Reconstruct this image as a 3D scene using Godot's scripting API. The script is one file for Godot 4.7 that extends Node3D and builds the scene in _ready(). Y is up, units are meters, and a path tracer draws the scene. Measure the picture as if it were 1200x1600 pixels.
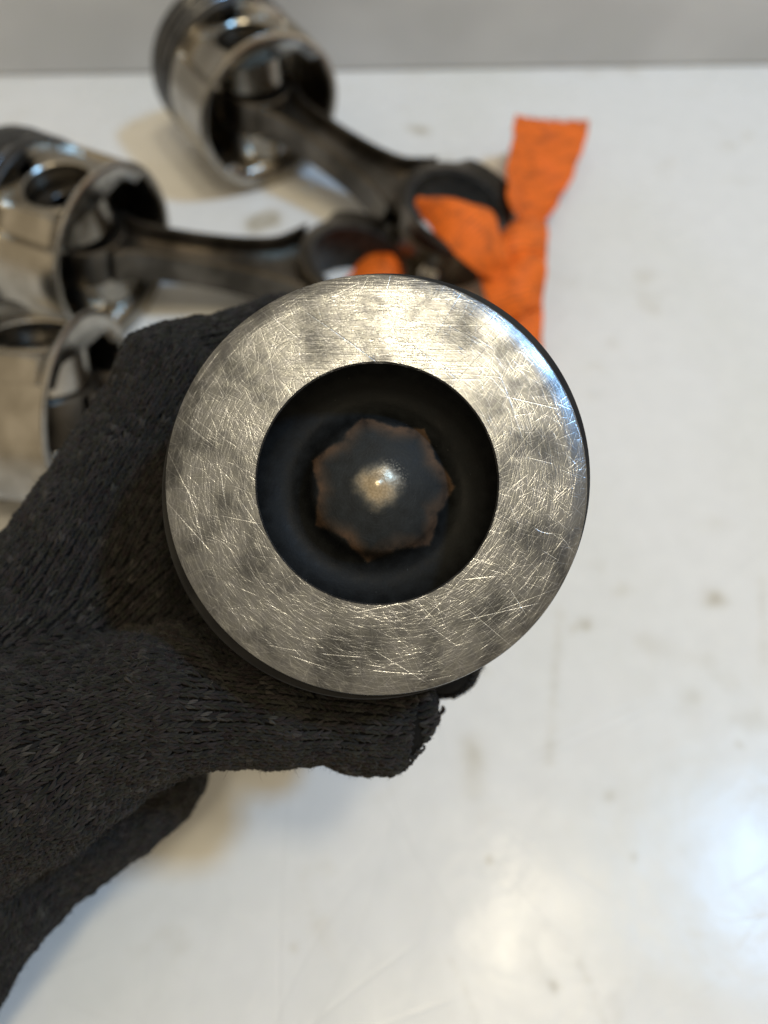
extends Node3D

# ---------------------------------------------------------------- camera frame
const CAM_H := 0.29          # metres above the tabletop
const PITCH := 60.0          # degrees below the horizon
const FPX := 1200.0          # focal length in pixels of a 1200 x 1600 picture
var cam_o := Vector3(0, CAM_H, 0)
var cf := Vector3.ZERO
var cr := Vector3.ZERO
var cu := Vector3.ZERO
var rng := RandomNumberGenerator.new()

func P(px: float, py: float, mm: float) -> Vector3:      # a point at that depth in millimetres
	var d := mm * 0.001
	return cam_o + cf * d + cr * ((px - 600.0) / FPX * d) - cu * ((py - 800.0) / FPX * d)

func G(px: float, py: float, y: float) -> Vector3:       # a point at that height over the tabletop
	var d := cf + cr * ((px - 600.0) / FPX) - cu * ((py - 800.0) / FPX)
	return cam_o + d * ((y - cam_o.y) / d.y)

func lin(r: float, g: float, b: float) -> Color:
	return Color(r, g, b).linear_to_srgb()

# ---------------------------------------------------------------- scene tree helpers
func tag(o: Node, label := "", category := "", group := "", kind := "") -> Node:
	if label: o.set_meta("label", label)
	if category: o.set_meta("category", category)
	if group: o.set_meta("group", group)
	if kind: o.set_meta("kind", kind)
	return o

func base(called: String, at: Vector3) -> Node3D:
	var o := Node3D.new()
	o.name = called
	add_child(o, true)
	o.position = at
	return o

func put(called: String, mesh: Mesh, mat: Material, parent: Node = self) -> MeshInstance3D:
	var o := MeshInstance3D.new()
	o.name = called
	o.mesh = mesh
	o.material_override = mat
	parent.add_child(o, true)
	return o

func begin() -> SurfaceTool:
	var st := SurfaceTool.new()
	st.begin(Mesh.PRIMITIVE_TRIANGLES)
	return st

func done(st: SurfaceTool, tangents := false) -> ArrayMesh:
	st.generate_normals()
	if tangents:
		st.generate_tangents()
	return st.commit()

# corners run counter-clockwise seen from outside
func tri(st: SurfaceTool, a: Vector3, b: Vector3, c: Vector3) -> void:
	st.add_vertex(a); st.add_vertex(c); st.add_vertex(b)

func quad(st: SurfaceTool, a: Vector3, b: Vector3, c: Vector3, d: Vector3) -> void:
	st.add_vertex(a); st.add_vertex(c); st.add_vertex(b)
	st.add_vertex(a); st.add_vertex(d); st.add_vertex(c)

# profile of (radius, y) turned round y; runs top centre outwards, down the outside
func lathe(st: SurfaceTool, prof: Array, n: int, uvspan := 0.0, from_g := 0) -> void:
	var g := from_g
	for i in prof.size() - 1:
		var p: Vector2 = prof[i]
		var q: Vector2 = prof[i + 1]
		if i > 0:
			var a: Vector2 = (p - prof[i - 1]).normalized()
			if a.dot((q - p).normalized()) < 0.8:
				g += 1
		st.set_smooth_group(g)
		for j in n:
			var t0 := TAU * j / n
			var t1 := TAU * (j + 1) / n
			var c0 := Vector3(cos(t0), 0, sin(t0))
			var c1 := Vector3(cos(t1), 0, sin(t1))
			var v := [c0 * p.x + Vector3(0, p.y, 0), c1 * p.x + Vector3(0, p.y, 0), c1 * q.x + Vector3(0, q.y, 0), c0 * q.x + Vector3(0, q.y, 0)]
			for k in [0, 2, 1, 0, 3, 2]:
				if uvspan > 0.0:
					st.set_uv(Vector2(v[k].x / uvspan + 0.5, v[k].z / uvspan + 0.5))
				st.add_vertex(v[k])

func box(st: SurfaceTool, c: Vector3, s: Vector3, bevel := 0.0) -> void:
	# a box with chamfered edges
	var h := s * 0.5
	st.set_smooth_group(-1)
	var b := bevel
	for ax in 3:
		for sg in [-1.0, 1.0]:
			var u := (ax + 1) % 3
			var w := (ax + 2) % 3
			var pts := []
			for k in [[-1, -1], [1, -1], [1, 1], [-1, 1]]:
				var p := Vector3.ZERO
				p[ax] = h[ax] * sg
				p[u] = (h[u] - b) * k[0]
				p[w] = (h[w] - b) * k[1]
				pts.append(c + p)
			if sg > 0: quad(st, pts[0], pts[1], pts[2], pts[3])
			else: quad(st, pts[3], pts[2], pts[1], pts[0])
	if b <= 0.0: return
	for ax in 3:
		var u := (ax + 1) % 3
		var w := (ax + 2) % 3
		for a in [-1.0, 1.0]:
			for d in [-1.0, 1.0]:
				var p := []
				for k in [[-1, 0], [1, 0], [1, 1], [-1, 1]]:
					var v := Vector3.ZERO
					v[ax] = (h[ax] - b) * k[0]
					v[u] = (h[u] - (b if k[1] == 1 else 0.0)) * a
					v[w] = (h[w] - (b if k[1] == 0 else 0.0)) * d
					p.append(c + v)
				if a * d > 0: quad(st, p[0], p[1], p[2], p[3])
				else: quad(st, p[3], p[2], p[1], p[0])
	for a in [-1.0, 1.0]:
		for d in [-1.0, 1.0]:
			for e in [-1.0, 1.0]:
				var x := c + Vector3(h.x * a, (h.y - b) * d, (h.z - b) * e)
				var y := c + Vector3((h.x - b) * a, h.y * d, (h.z - b) * e)
				var z := c + Vector3((h.x - b) * a, (h.y - b) * d, h.z * e)
				if a * d * e > 0: tri(st, x, y, z)
				else: tri(st, x, z, y)

# ---------------------------------------------------------------- textures
func noise(freq: float, sd: int, oct := 4) -> FastNoiseLite:
	var n := FastNoiseLite.new()
	n.seed = sd
	n.frequency = freq
	n.noise_type = FastNoiseLite.TYPE_SIMPLEX_SMOOTH
	n.fractal_type = FastNoiseLite.FRACTAL_FBM
	n.fractal_octaves = oct
	return n

func noise_bytes(freq: float, sd: int, size: int, oct := 4) -> PackedByteArray:
	return noise(freq, sd, oct).get_image(size, size, false, false, true).get_data()

func from_floats(h: PackedFloat32Array, n: int) -> Image:
	return Image.create_from_data(n, n, false, Image.FORMAT_RF, h.to_byte_array())

func normal_from(h: PackedFloat32Array, n: int, amount: float) -> ImageTexture:
	var im := from_floats(h, n)
	im.bump_map_to_normal_map(amount)
	return ImageTexture.create_from_image(im)

func splat(h: PackedFloat32Array, n: int, x: float, y: float, s: float) -> void:
	var ix := int(x)
	var iy := int(y)
	if ix < 0 or iy < 0 or ix >= n - 1 or iy >= n - 1: return
	var fx := x - ix
	var fy := y - iy
	var k := iy * n + ix
	h[k] += s * (1 - fx) * (1 - fy)
	h[k + 1] += s * fx * (1 - fy)
	h[k + n] += s * (1 - fx) * fy
	h[k + n + 1] += s * fx * fy

func splat_soft(h: PackedFloat32Array, n: int, p: Vector2, rad: float, s: float) -> void:
	var k := int(ceil(rad * 1.6))
	for y in range(maxi(int(p.y) - k, 0), mini(int(p.y) + k + 1, n)):
		for x in range(maxi(int(p.x) - k, 0), mini(int(p.x) + k + 1, n)):
			var d := Vector2(x, y).distance_squared_to(p) / (rad * rad)
			if d < 2.5: h[y * n + x] += s * exp(-d * 1.6)

func stroke(h: PackedFloat32Array, n: int, x: float, y: float, ang: float, length: float, s: float, curl := 0.0) -> PackedFloat32Array:
	var steps := int(length / 0.7)
	for i in steps:
		var t := float(i) / steps
		splat(h, n, x, y, s * 0.7 * minf(1.0, 6.0 * minf(t, 1.0 - t)))
		x += cos(ang) * 0.7
		y += sin(ang) * 0.7
		ang += curl
	return h

func crown_material() -> StandardMaterial3D:
	var n := 1024
	var h := PackedFloat32Array()
	h.resize(n * n)
	var c := n * 0.5
	var R := n * 0.5 * 0.985
	for i in 9000:
		var r := sqrt(rng.randf_range(0.28, 1.0)) * R
		var a := rng.randf() * TAU
		var x := c + cos(a) * r
		var y := c + sin(a) * r
		var dir := a + PI / 2
		var curl := 0.0
		var length := rng.randf_range(14, 60)
		var st := rng.randf_range(0.06, 0.36)
		if i % 100 < 50:
			dir += rng.randfn(0.0, 0.16)
			curl = 0.7 / r
			length *= 1.3
		elif i % 100 < 70:
			dir = rng.randfn(1.15, 0.22) if x < c + 100 else rng.randfn(-0.9, 0.3)
		elif i % 100 < 82:
			dir = rng.randfn(0.55, 0.2)
		else:
			dir = rng.randf() * TAU
		if i % 97 == 0:
			st = rng.randf_range(0.45, 0.9)
			length = rng.randf_range(50, 210)
			curl *= 0.3
		h = stroke(h, n, x - cos(dir) * length * 0.5, y - sin(dir) * length * 0.5, dir, length, st, curl)
	# long horizontal grinding marks over the upper sector
	for i in 420:
		var x := c + rng.randf_range(-210, 190)
		var y := c - rng.randf_range(235, 500)
		h = stroke(h, n, x - 50, y, rng.randfn(0.01, 0.035), rng.randf_range(50, 170), rng.randf_range(0.2, 0.6), 0.00012)
	h = stroke(h, n, c - 185, c - 415, 0.58, 280, 1.3, 0.0002)
	h = stroke(h, n, c + 370, c + 105, 0.7, 46, 1.4, -0.012)
	h = stroke(h, n, c - 380, c - 120, -0.75, 60, 1.1)
	var n1 := noise_bytes(0.006, 3, n, 5)
	var n2 := noise_bytes(0.03, 9, n, 4)
	var n3 := noise_bytes(0.16, 17, n, 2)
	# broad dark smudges left by wiping: centre, half widths, strength
	var smudges := [[350, 130, 60, 110, 0.55], [270, 290, 90, 55, 0.6], [-60, 385, 70, 50, 0.7], [-420, -150, 50, 120, 0.5], [-130, -360, 60, 60, 0.6], [180, -350, 60, 70, 0.5], [395, -120, 45, 80, 0.4], [-330, 250, 70, 60, 0.3]]
	var al := PackedByteArray()
	al.resize(n * n * 3)
	var ro := PackedByteArray()
	ro.resize(n * n)
	for k in n * n:
		var s := minf(h[k], 1.25)
		var b := n1[k] / 255.0
		var f := n2[k] / 255.0
		var g := n3[k] / 255.0
		var stain := smoothstep(0.62, 0.12, 0.80 * b + 0.20 * f)
		for q in smudges:
			var dx: float = (k % n - c - q[0]) / q[2]
			var dy: float = (k / n - c - q[1]) / q[3]
			var e := dx * dx + dy * dy
			if e < 4.0: stain += 0.75 * q[4] * exp(-e) * (0.3 + 1.3 * f)
		stain = minf(stain, 1.1)
		var pit := clampf((0.40 - g) * 5.0, 0.0, 1.0) * (0.25 + stain * 0.6)
		var v := 0.50 - 0.18 * stain - 0.05 * pit + 0.36 * s + 0.03 * (g - 0.5)
		v = clampf(v, 0.07, 0.92)
		al[k * 3] = int(255 * clampf(v * 0.975, 0, 1))
		al[k * 3 + 1] = int(255 * clampf(v * 0.985, 0, 1))
		al[k * 3 + 2] = int(255 * clampf(v * (0.995 - 0.04 * (f - 0.5)), 0, 1))
		ro[k] = int(255 * clampf(0.275 + 0.07 * stain + 0.05 * pit - 0.05 * s, 0.1, 1))
		h[k] = -s + pit * -0.12 + (g - 0.5) * 0.08
	var m := StandardMaterial3D.new()
	m.albedo_texture = ImageTexture.create_from_image(Image.create_from_data(n, n, false, Image.FORMAT_RGB8, al))
	m.metallic = 0.92
	m.roughness = 1.0
	m.roughness_texture = ImageTexture.create_from_image(Image.create_from_data(n, n, false, Image.FORMAT_L8, ro))
	m.roughness_texture_channel = BaseMaterial3D.TEXTURE_CHANNEL_RED
	m.normal_enabled = true
	m.normal_scale = 0.5
	m.normal_texture = normal_from(h, n, 1.0)
	return m

func bowl_material() -> StandardMaterial3D:
	# soot, seven-pointed brown spray mark, bare metal tip; spans 52 mm
	var n := 640
	var mm := 52.0 / n
	var n1 := noise_bytes(0.02, 31, n, 5)
	var n2 := noise_bytes(0.12, 37, n, 3)
	var n3 := noise_bytes(0.006, 41, n, 3)
	var al := PackedByteArray(); al.resize(n * n * 3)
	var me := PackedByteArray(); me.resize(n * n)
	var ro := PackedByteArray(); ro.resize(n * n)
	var h := PackedFloat32Array(); h.resize(n * n)
	for i in 260:
		var r := rng.randf_range(20, 150)
		var a := rng.randf() * TAU
		h = stroke(h, n, n * 0.5 + cos(a) * r, n * 0.5 + sin(a) * r, a + PI / 2 + rng.randfn(0, 0.2), rng.randf_range(10, 50), rng.randf_range(0.1, 0.6), 0.7 / r)
	for y in n:
		for x in n:
			var k := y * n + x
			var px := (x - n * 0.5) * mm - 0.9
			var py := (y - n * 0.5) * mm - 0.5
			var r := sqrt(px * px + py * py)
			var a := atan2(py, px)
			var f := n1[k] / 255.0
			var g := n2[k] / 255.0
			var b := n3[k] / 255.0
			# star edge radius: points every 51.4 degrees
			var seg := TAU / 7.0
			var q := fposmod(a + 0.04 + 0.05 * (b - 0.5), seg) - seg * 0.5
			q = seg * 0.5 - absf(q)                    # 0 at a point
			var edge := 15.6 - 2.9 * pow(q / (seg * 0.5), 0.75) + 0.5 * (f - 0.5)
			var inner := edge - 2.3 + 1.4 * (f - 0.5)
			var tan := smoothstep(edge + 0.55, edge - 0.55, r) * smoothstep(inner - 2.2, inner + 2.2, r) * (0.62 + 0.9 * (f - 0.35)) * (0.45 + 0.95 * clampf(b, 0, 1))
			tan = clampf(tan * 1.05, 0.0, 0.8)
			var qx := px + 0.7
			var qy := py + 0.4
			var rr := sqrt(qx * qx + qy * qy)
			var tip := 0.95 * smoothstep(6.0, 1.6, rr + 1.8 * (f - 0.5))
			tip = maxf(tip, 0.4 * smoothstep(5.0, 2.6, sqrt((qx - 1.8) * (qx - 1.8) + (qy + 1.2) * (qy + 1.2))) * smoothstep(0.55, 0.72, g))
			var soot := 0.088 + 0.055 * smoothstep(14.5, 12.0, r) + 0.05 * (f - 0.5) + 0.05 * minf(h[k], 1.2) + 0.02 * (g - 0.5)
			var cr_ := soot * 0.93
			var cg := soot * 1.0
			var cb := soot * 1.04
			cr_ = lerpf(cr_, 0.37, tan); cg = lerpf(cg, 0.285, tan); cb = lerpf(cb, 0.22, tan)
			cr_ = lerpf(cr_, 0.78 + 0.2 * (g - 0.5), tip); cg = lerpf(cg, 0.72 + 0.2 * (g - 0.5), tip); cb = lerpf(cb, 0.62 + 0.2 * (g - 0.5), tip)
			al[k * 3] = int(255 * clampf(cr_, 0, 1)); al[k * 3 + 1] = int(255 * clampf(cg, 0, 1)); al[k * 3 + 2] = int(255 * clampf(cb, 0, 1))
			me[k] = int(255 * tip * 0.85)
			ro[k] = int(255 * clampf(lerpf(0.62 + 0.2 * tan + 0.2 * (f - 0.5), 0.36, tip), 0, 1))
			h[k] = -minf(h[k], 1.0) * 0.5 + (g - 0.5) * 0.5 + (f - 0.5) * 0.8 - tip * 0.2
	for i in 14:
		var k := (rng.randi() % (n * n)) * 3
		for c in 3: al[k + c] = 150
	var m := StandardMaterial3D.new()
	m.metallic_specular = 0.28
	m.albedo_texture = ImageTexture.create_from_image(Image.create_from_data(n, n, false, Image.FORMAT_RGB8, al))
	m.metallic = 1.0
	m.metallic_texture = ImageTexture.create_from_image(Image.create_from_data(n, n, false, Image.FORMAT_L8, me))
	m.roughness = 1.0
	m.roughness_texture = ImageTexture.create_from_image(Image.create_from_data(n, n, false, Image.FORMAT_L8, ro))
	m.normal_enabled = true
	m.normal_scale = 0.6
	m.normal_texture = normal_from(h, n, 1.0)
	return m

func table_material() -> StandardMaterial3D:
	# worn white laminate; spans 0.72 m a side
	var n := 1024
	var h := PackedFloat32Array(); h.resize(n * n)
	for i in 420:
		var a := rng.randf() * TAU
		h = stroke(h, n, rng.randf() * n, rng.randf() * n, a, rng.randf_range(15, 150), rng.randf_range(0.03, 0.28), rng.randfn(0, 0.002))
	var blots := PackedFloat32Array(); blots.resize(n * n)
	var spot := func(px: float, py: float) -> Vector2:
		var g := G(px, py, 0.0)
		return Vector2((g.x / 0.72 + 0.5) * n, (g.z / 0.72 + 0.72) * n)
	# smears and drips: from, to, width in texels, strength
	for q in [[874, 940, 856, 1195, 3.0, 0.10], [904, 1500, 948, 1610, 2.0, 0.16], [700, 1490, 752, 1610, 2.0, 0.10], [912, 965, 918, 985, 3.0, 0.30], [885, 985, 905, 976, 2.5, 0.16], [946, 1248, 952, 1238, 3.0, 0.22], [1105, 936, 1130, 934, 5.0, 0.20], [965, 922, 975, 922, 4.0, 0.18], [395, 352, 425, 338, 7.0, 0.45], [640, 200, 665, 205, 6.0, 0.12], [985, 1345, 990, 1330, 2.0, 0.2], [760, 1345, 764, 1342, 2.0, 0.22], [865, 1538, 868, 1534, 2.5, 0.3], [1075, 1115, 1085, 1080, 5.0, 0.07], [1150, 1160, 1156, 1163, 2.0, 0.25], [1190, 900, 1192, 1040, 3.0, 0.10], [470, 1370, 505, 1480, 1.5, 0.10], [455, 1480, 458, 1478, 2.0, 0.22], [735, 1150, 740, 1240, 6.0, 0.05]]:
		var a: Vector2 = spot.call(q[0], q[1])
		var b: Vector2 = spot.call(q[2], q[3])
		var cnt: int = int(maxf(30.0, a.distance_to(b) * q[4] * 1.6))
		for i in cnt:
			var p: Vector2 = a.lerp(b, rng.randf()) + Vector2(rng.randfn(), rng.randfn()) * q[4] * 0.55
			splat_soft(blots, n, p, q[4] * rng.randf_range(0.5, 1.0), q[5] * 0.15)
	var n1 := noise_bytes(0.004, 51, n, 4)
	var n2 := noise_bytes(0.018, 57, n, 4)
	var n3 := noise_bytes(0.05, 63, n, 3)
	var n4 := noise_bytes(0.009, 71, n, 3)
	var al := PackedByteArray(); al.resize(n * n * 3)
	var ro := PackedByteArray(); ro.resize(n * n)
	for k in n * n:
		var s := minf(h[k], 1.0)
		var b := n1[k] / 255.0
		var f := n2[k] / 255.0
		var g := n3[k] / 255.0
		var w := n4[k] / 255.0
		var blot := minf(blots[k], 0.9) * (0.6 + 0.8 * g) * 2.2 + 0.45 * smoothstep(0.60, 0.95, f) * smoothstep(0.45, 0.7, w)
		var film := clampf((b - 0.35) * 1.2, 0, 1)
		var v := 0.868 - 0.035 * film - 0.09 * blot - 0.10 * s - 0.02 * (g - 0.5)
		al[k * 3] = int(255 * clampf(v, 0, 1))
		al[k * 3 + 1] = int(255 * clampf(v * (0.996 - 0.02 * blot), 0, 1))
		al[k * 3 + 2] = int(255 * clampf(v * (0.985 - 0.02 * film - 0.06 * blot), 0, 1))
		ro[k] = int(255 * clampf(0.27 + 0.10 * (f - 0.5) + 0.12 * (b - 0.5) + 0.2 * s + 0.1 * blot, 0.05, 1))
		h[k] = -s * 0.7 + (b - 0.5) * 3.0 + (f - 0.5) * 0.6
	var m := StandardMaterial3D.new()
	m.albedo_texture = ImageTexture.create_from_image(Image.create_from_data(n, n, false, Image.FORMAT_RGB8, al))
	m.roughness = 1.0
	m.roughness_texture = ImageTexture.create_from_image(Image.create_from_data(n, n, false, Image.FORMAT_L8, ro))
	m.normal_enabled = true
	m.normal_scale = 0.5
	m.metallic_specular = 0.38
	m.normal_texture = normal_from(h, n, 1.0)
	return m

func mottled(a: Color, b: Color, freq: float, sd: int, metal: float, rough: float, span := 12.0) -> StandardMaterial3D:
	# a and b are linear colours mixed by noise, laid on by the object's own axes
	var m := StandardMaterial3D.new()
	var t := NoiseTexture2D.new()
	t.width = 256; t.height = 256; t.seamless = true
	t.noise = noise(freq, sd, 4)
	var ramp := Gradient.new()
	ramp.offsets = PackedFloat32Array([0.25, 0.75])
	ramp.colors = PackedColorArray([a.linear_to_srgb(), b.linear_to_srgb()])
	t.color_ramp = ramp
	m.albedo_texture = t
	m.metallic = metal
	m.roughness = rough
	m.uv1_triplanar = true
	m.uv1_scale = Vector3.ONE * span
	return m

# ---------------------------------------------------------------- pistons
const PIN_Y := -0.040
const ROD_L := 0.130
var M := {}
var parts := {}

func skirt_radius(t: float) -> float:
	# pads towards +-z, flats with the pin bosses towards +-x
	var off: float = absf(fposmod(t, PI) - PI / 2)     # angle from the nearest +-z
	if off < deg_to_rad(38): return 0.0411
	return minf(0.0362, 0.0305 / maxf(absf(cos(t)), 0.05))

func pad_side(t: float) -> int:
	var off: float = absf(fposmod(t, PI) - PI / 2)
	return (2 if sin(t) > 0 else 3) if off < deg_to_rad(38) else (4 if cos(t) > 0 else 5)

func skirt_mesh() -> ArrayMesh:
	var st := begin()
	var n := 180
	var ys := [-0.0238, -0.0246, -0.027]
	for i in 12: ys.append(-0.027 - (i + 1) * 0.0027)
	var rows := []
	for y in ys: rows.append([y, 0.0, 0])
	rows[0][1] = 0.0405
	rows.append([-0.0600, -0.0006, 1])
	rows.append([-0.0600, -0.0026, 2])
	for i in 14: rows.append([-0.0595 + i * 0.0030, -0.0034, 3])
	var out := func(i: int, j: int) -> Vector3:
		var t := TAU * (j % n) / n
		var r := skirt_radius(t)
		if i == 0: r = 0.0405
		else:
			# the rim comes back to a circle below the bosses
			r = lerpf(r, 0.0408, smoothstep(-0.0525, -0.0588, rows[i][0])) if rows[i][2] < 3 else minf(r, 0.0402)
			if rows[i][2] >= 1: r += rows[i][1]
		# the lower edge is cut up a little over the bosses
		var y: float = rows[i][0]
		return Vector3(r * cos(t), y, r * sin(t))
	for i in rows.size() - 1:
		st.set_smooth_group(0 if i == 0 else 1 if i < ys.size() - 1 else 2 if i < ys.size() + 1 else 3)
		for j in n:
			if i > 0 and i < ys.size() - 1:
				var q0 := pad_side(TAU * j / n)
				var q1 := pad_side(TAU * ((j + 1) % n) / n)
				st.set_smooth_group(10 + q0 if q0 == q1 else -1)
			var a: Vector3 = out.call(i, j)
			var b: Vector3 = out.call(i, j + 1)
			var c: Vector3 = out.call(i + 1, j + 1)
			var d: Vector3 = out.call(i + 1, j)
			var m := (a + c) * 0.5
			if absf(m.x) > 0.022 and Vector2(m.y - PIN_Y, m.z).length() < 0.0162: continue
			quad(st, a, b, c, d)
	# underside of the crown
	st.set_smooth_group(4)
	for j in n:
		var a: Vector3 = out.call(rows.size() - 1, j)
		var b: Vector3 = out.call(rows.size() - 1, j + 1)
		tri(st, a, b, Vector3(0, a.y + 0.002, 0))
	return done(st)

func boss_mesh() -> ArrayMesh:
	# a short tube along +x round the pin bore
	var st := begin()
	lathe(st, [Vector2(0.0148, 0.0305), Vector2(0.0154, 0.0311), Vector2(0.0176, 0.0311), Vector2(0.0182, 0.0306), Vector2(0.0182, 0.0120), Vector2(0.0176, 0.0114), Vector2(0.0152, 0.0114), Vector2(0.0148, 0.0120), Vector2(0.0148, 0.0305)], 48)
	var m := done(st)
	var s2 := begin()
	s2.append_from(m, 0, Transform3D(Basis(Vector3(0, 0, 1), -PI / 2), Vector3(0, PIN_Y, 0)))
	return s2.commit()

func pin_mesh() -> ArrayMesh:
	var st := begin()
	lathe(st, [Vector2(0.0065, 0.0215), Vector2(0.0070, 0.0220), Vector2(0.0136, 0.0220), Vector2(0.0143, 0.0213), Vector2(0.0143, -0.0213), Vector2(0.0136, -0.0220), Vector2(0.0070, -0.0220), Vector2(0.0065, -0.0215), Vector2(0.0065, 0.0215)], 48)
	var m := done(st)
	var s2 := begin()
	s2.append_from(m, 0, Transform3D(Basis(Vector3(0, 0, 1), -PI / 2), Vector3(0, PIN_Y, 0)))
	return s2.commit()

func ring_mesh(y0: float, y1: float, ra: float, rb: float, skew: float) -> ArrayMesh:
	# a split ring, sprung a little out of round along one diagonal
	var st := begin()
	var n := 150
	var gap := 0.012
	var cs := [[0.0376, y0], [0.0, y0], [0.0003, y0 - 0.0003], [0.0003, y1 + 0.0003], [0.0, y1], [0.0376, y1], [0.0376, y0]]
	var at := func(i: int, j: int) -> Vector3:
		var t: float = gap + (TAU - 2 * gap) * j / n + 3.9
		var e := Vector3(cos(t), 0, sin(t))
		var q := cos(t - skew)
		var ro: float = rb + (ra - rb) * q * q
		var r: float = cs[i][0] if cs[i][0] > 0.03 else ro - 0.0003 + cs[i][0]
		return e * r + Vector3(0, cs[i][1], 0)
	for i in cs.size() - 1:
		st.set_smooth_group(i)
		for j in n:
			quad(st, at.call(i, j), at.call(i, j + 1), at.call(i + 1, j + 1), at.call(i + 1, j))
	st.set_smooth_group(-1)
	quad(st, at.call(0, 0), at.call(1, 0), at.call(4, 0), at.call(5, 0))
	quad(st, at.call(5, n), at.call(4, n), at.call(1, n), at.call(0, n))
	return done(st)

func crown_land_mesh() -> ArrayMesh:
	# the side of the piston head with its three ring grooves
	var st := begin()
	var R := 0.0411
	lathe(st, [Vector2(R - 0.0001, -0.0009), Vector2(R, -0.0012), Vector2(R, -0.0046), Vector2(0.0372, -0.0046), Vector2(0.0372, -0.0068), Vector2(R - 0.0002, -0.0068), Vector2(R - 0.0002, -0.0108), Vector2(0.0372, -0.0108), Vector2(0.0372, -0.0128), Vector2(R - 0.0003, -0.0128), Vector2(R - 0.0003, -0.0162), Vector2(0.0372, -0.0162), Vector2(0.0372, -0.0192), Vector2(R - 0.0004, -0.0192), Vector2(R - 0.0004, -0.0232), Vector2(R - 0.0010, -0.0239), Vector2(0.0360, -0.0239)], 180)
	return done(st)

func crown_face_mesh() -> ArrayMesh:
	var st := begin()
	var prof := []
	prof.append(Vector2(0.02335, -0.0006))
	prof.append(Vector2(0.02362, 0.0))
	for i in 6: prof.append(Vector2(lerpf(0.0240, 0.0404, i / 5.0), 0.0))
	prof.append(Vector2(0.0408, -0.0002))
	prof.append(Vector2(0.0410, -0.0009))
	lathe(st, prof, 220, 0.084)
	return done(st, true)

func bowl_mesh() -> ArrayMesh:
	var st := begin()
	var pts := [Vector2(0, -0.0034), Vector2(0.0006, -0.00345), Vector2(0.0014, -0.0039), Vector2(0.0024, -0.0045), Vector2(0.0045, -0.0053), Vector2(0.0080, -0.0064), Vector2(0.0110, -0.0076), Vector2(0.0128, -0.0087), Vector2(0.0138, -0.0099), Vector2(0.0145, -0.0114), Vector2(0.0155, -0.0129), Vector2(0.0169, -0.0139), Vector2(0.0187, -0.0143), Vector2(0.0210, -0.0137), Vector2(0.0232, -0.0120), Vector2(0.0245, -0.0095), Vector2(0.0249, -0.0068), Vector2(0.0245, -0.0040), Vector2(0.0239, -0.0020), Vector2(0.02335, -0.0006)]
	# smooth the section
	var fine := []
	for i in pts.size() - 1:
		var p0: Vector2 = pts[maxi(i - 1, 0)]
		var p3: Vector2 = pts[mini(i + 2, pts.size() - 1)]
		for k in 3: fine.append((pts[i] as Vector2).cubic_interpolate(pts[i + 1], p0, p3, k / 3.0))
	fine.append(pts[-1])
	fine[0].x = 0.00001
	lathe(st, fine, 128, 0.052)
	return done(st, true)

# rod: pin at the origin, runs along -y; pin axis x
func sector(st: SurfaceTool, c: Vector2, r0: float, outer: Callable, a0: float, a1: float, n: int, hw: float) -> void:
	# part of a thick ring in the z-y plane; angles from +z towards +y
	var b := 0.0008
	var cs := [[0, -hw], [1, -hw], [2, -(hw - b)], [2, hw - b], [1, hw], [0, hw], [0, -hw]]
	var at := func(i: int, j: int) -> Vector3:
		var a := lerpf(a0, a1, float(j) / n)
		var ro: float = outer.call(a)
		var r: float = r0 if cs[i][0] == 0 else ro - b if cs[i][0] == 1 else ro
		return Vector3(cs[i][1], c.y + r * sin(a), c.x + r * cos(a))
	for i in cs.size() - 1:
		st.set_smooth_group(i)
		for j in n:
			quad(st, at.call(i, j + 1), at.call(i, j), at.call(i + 1, j), at.call(i + 1, j + 1))
	for e in [0, n]:
		st.set_smooth_group(-1)
		var q := [at.call(0, e), at.call(1, e), at.call(2, e), at.call(3, e), at.call(4, e), at.call(5, e)]
		for k in range(1, 5):
			if e == 0: tri(st, q[0], q[k], q[k + 1])
			else: tri(st, q[0], q[k + 1], q[k])

func big_outer(a: float) -> float:
	# bolt shoulders at the split line (a = 0 and a = PI)
	var d := minf(absf(wrapf(a, -PI, PI)), PI - absf(wrapf(a, -PI, PI)))
	return 0.0302 + 0.0056 * smoothstep(0.60, 0.30, d)

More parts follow.
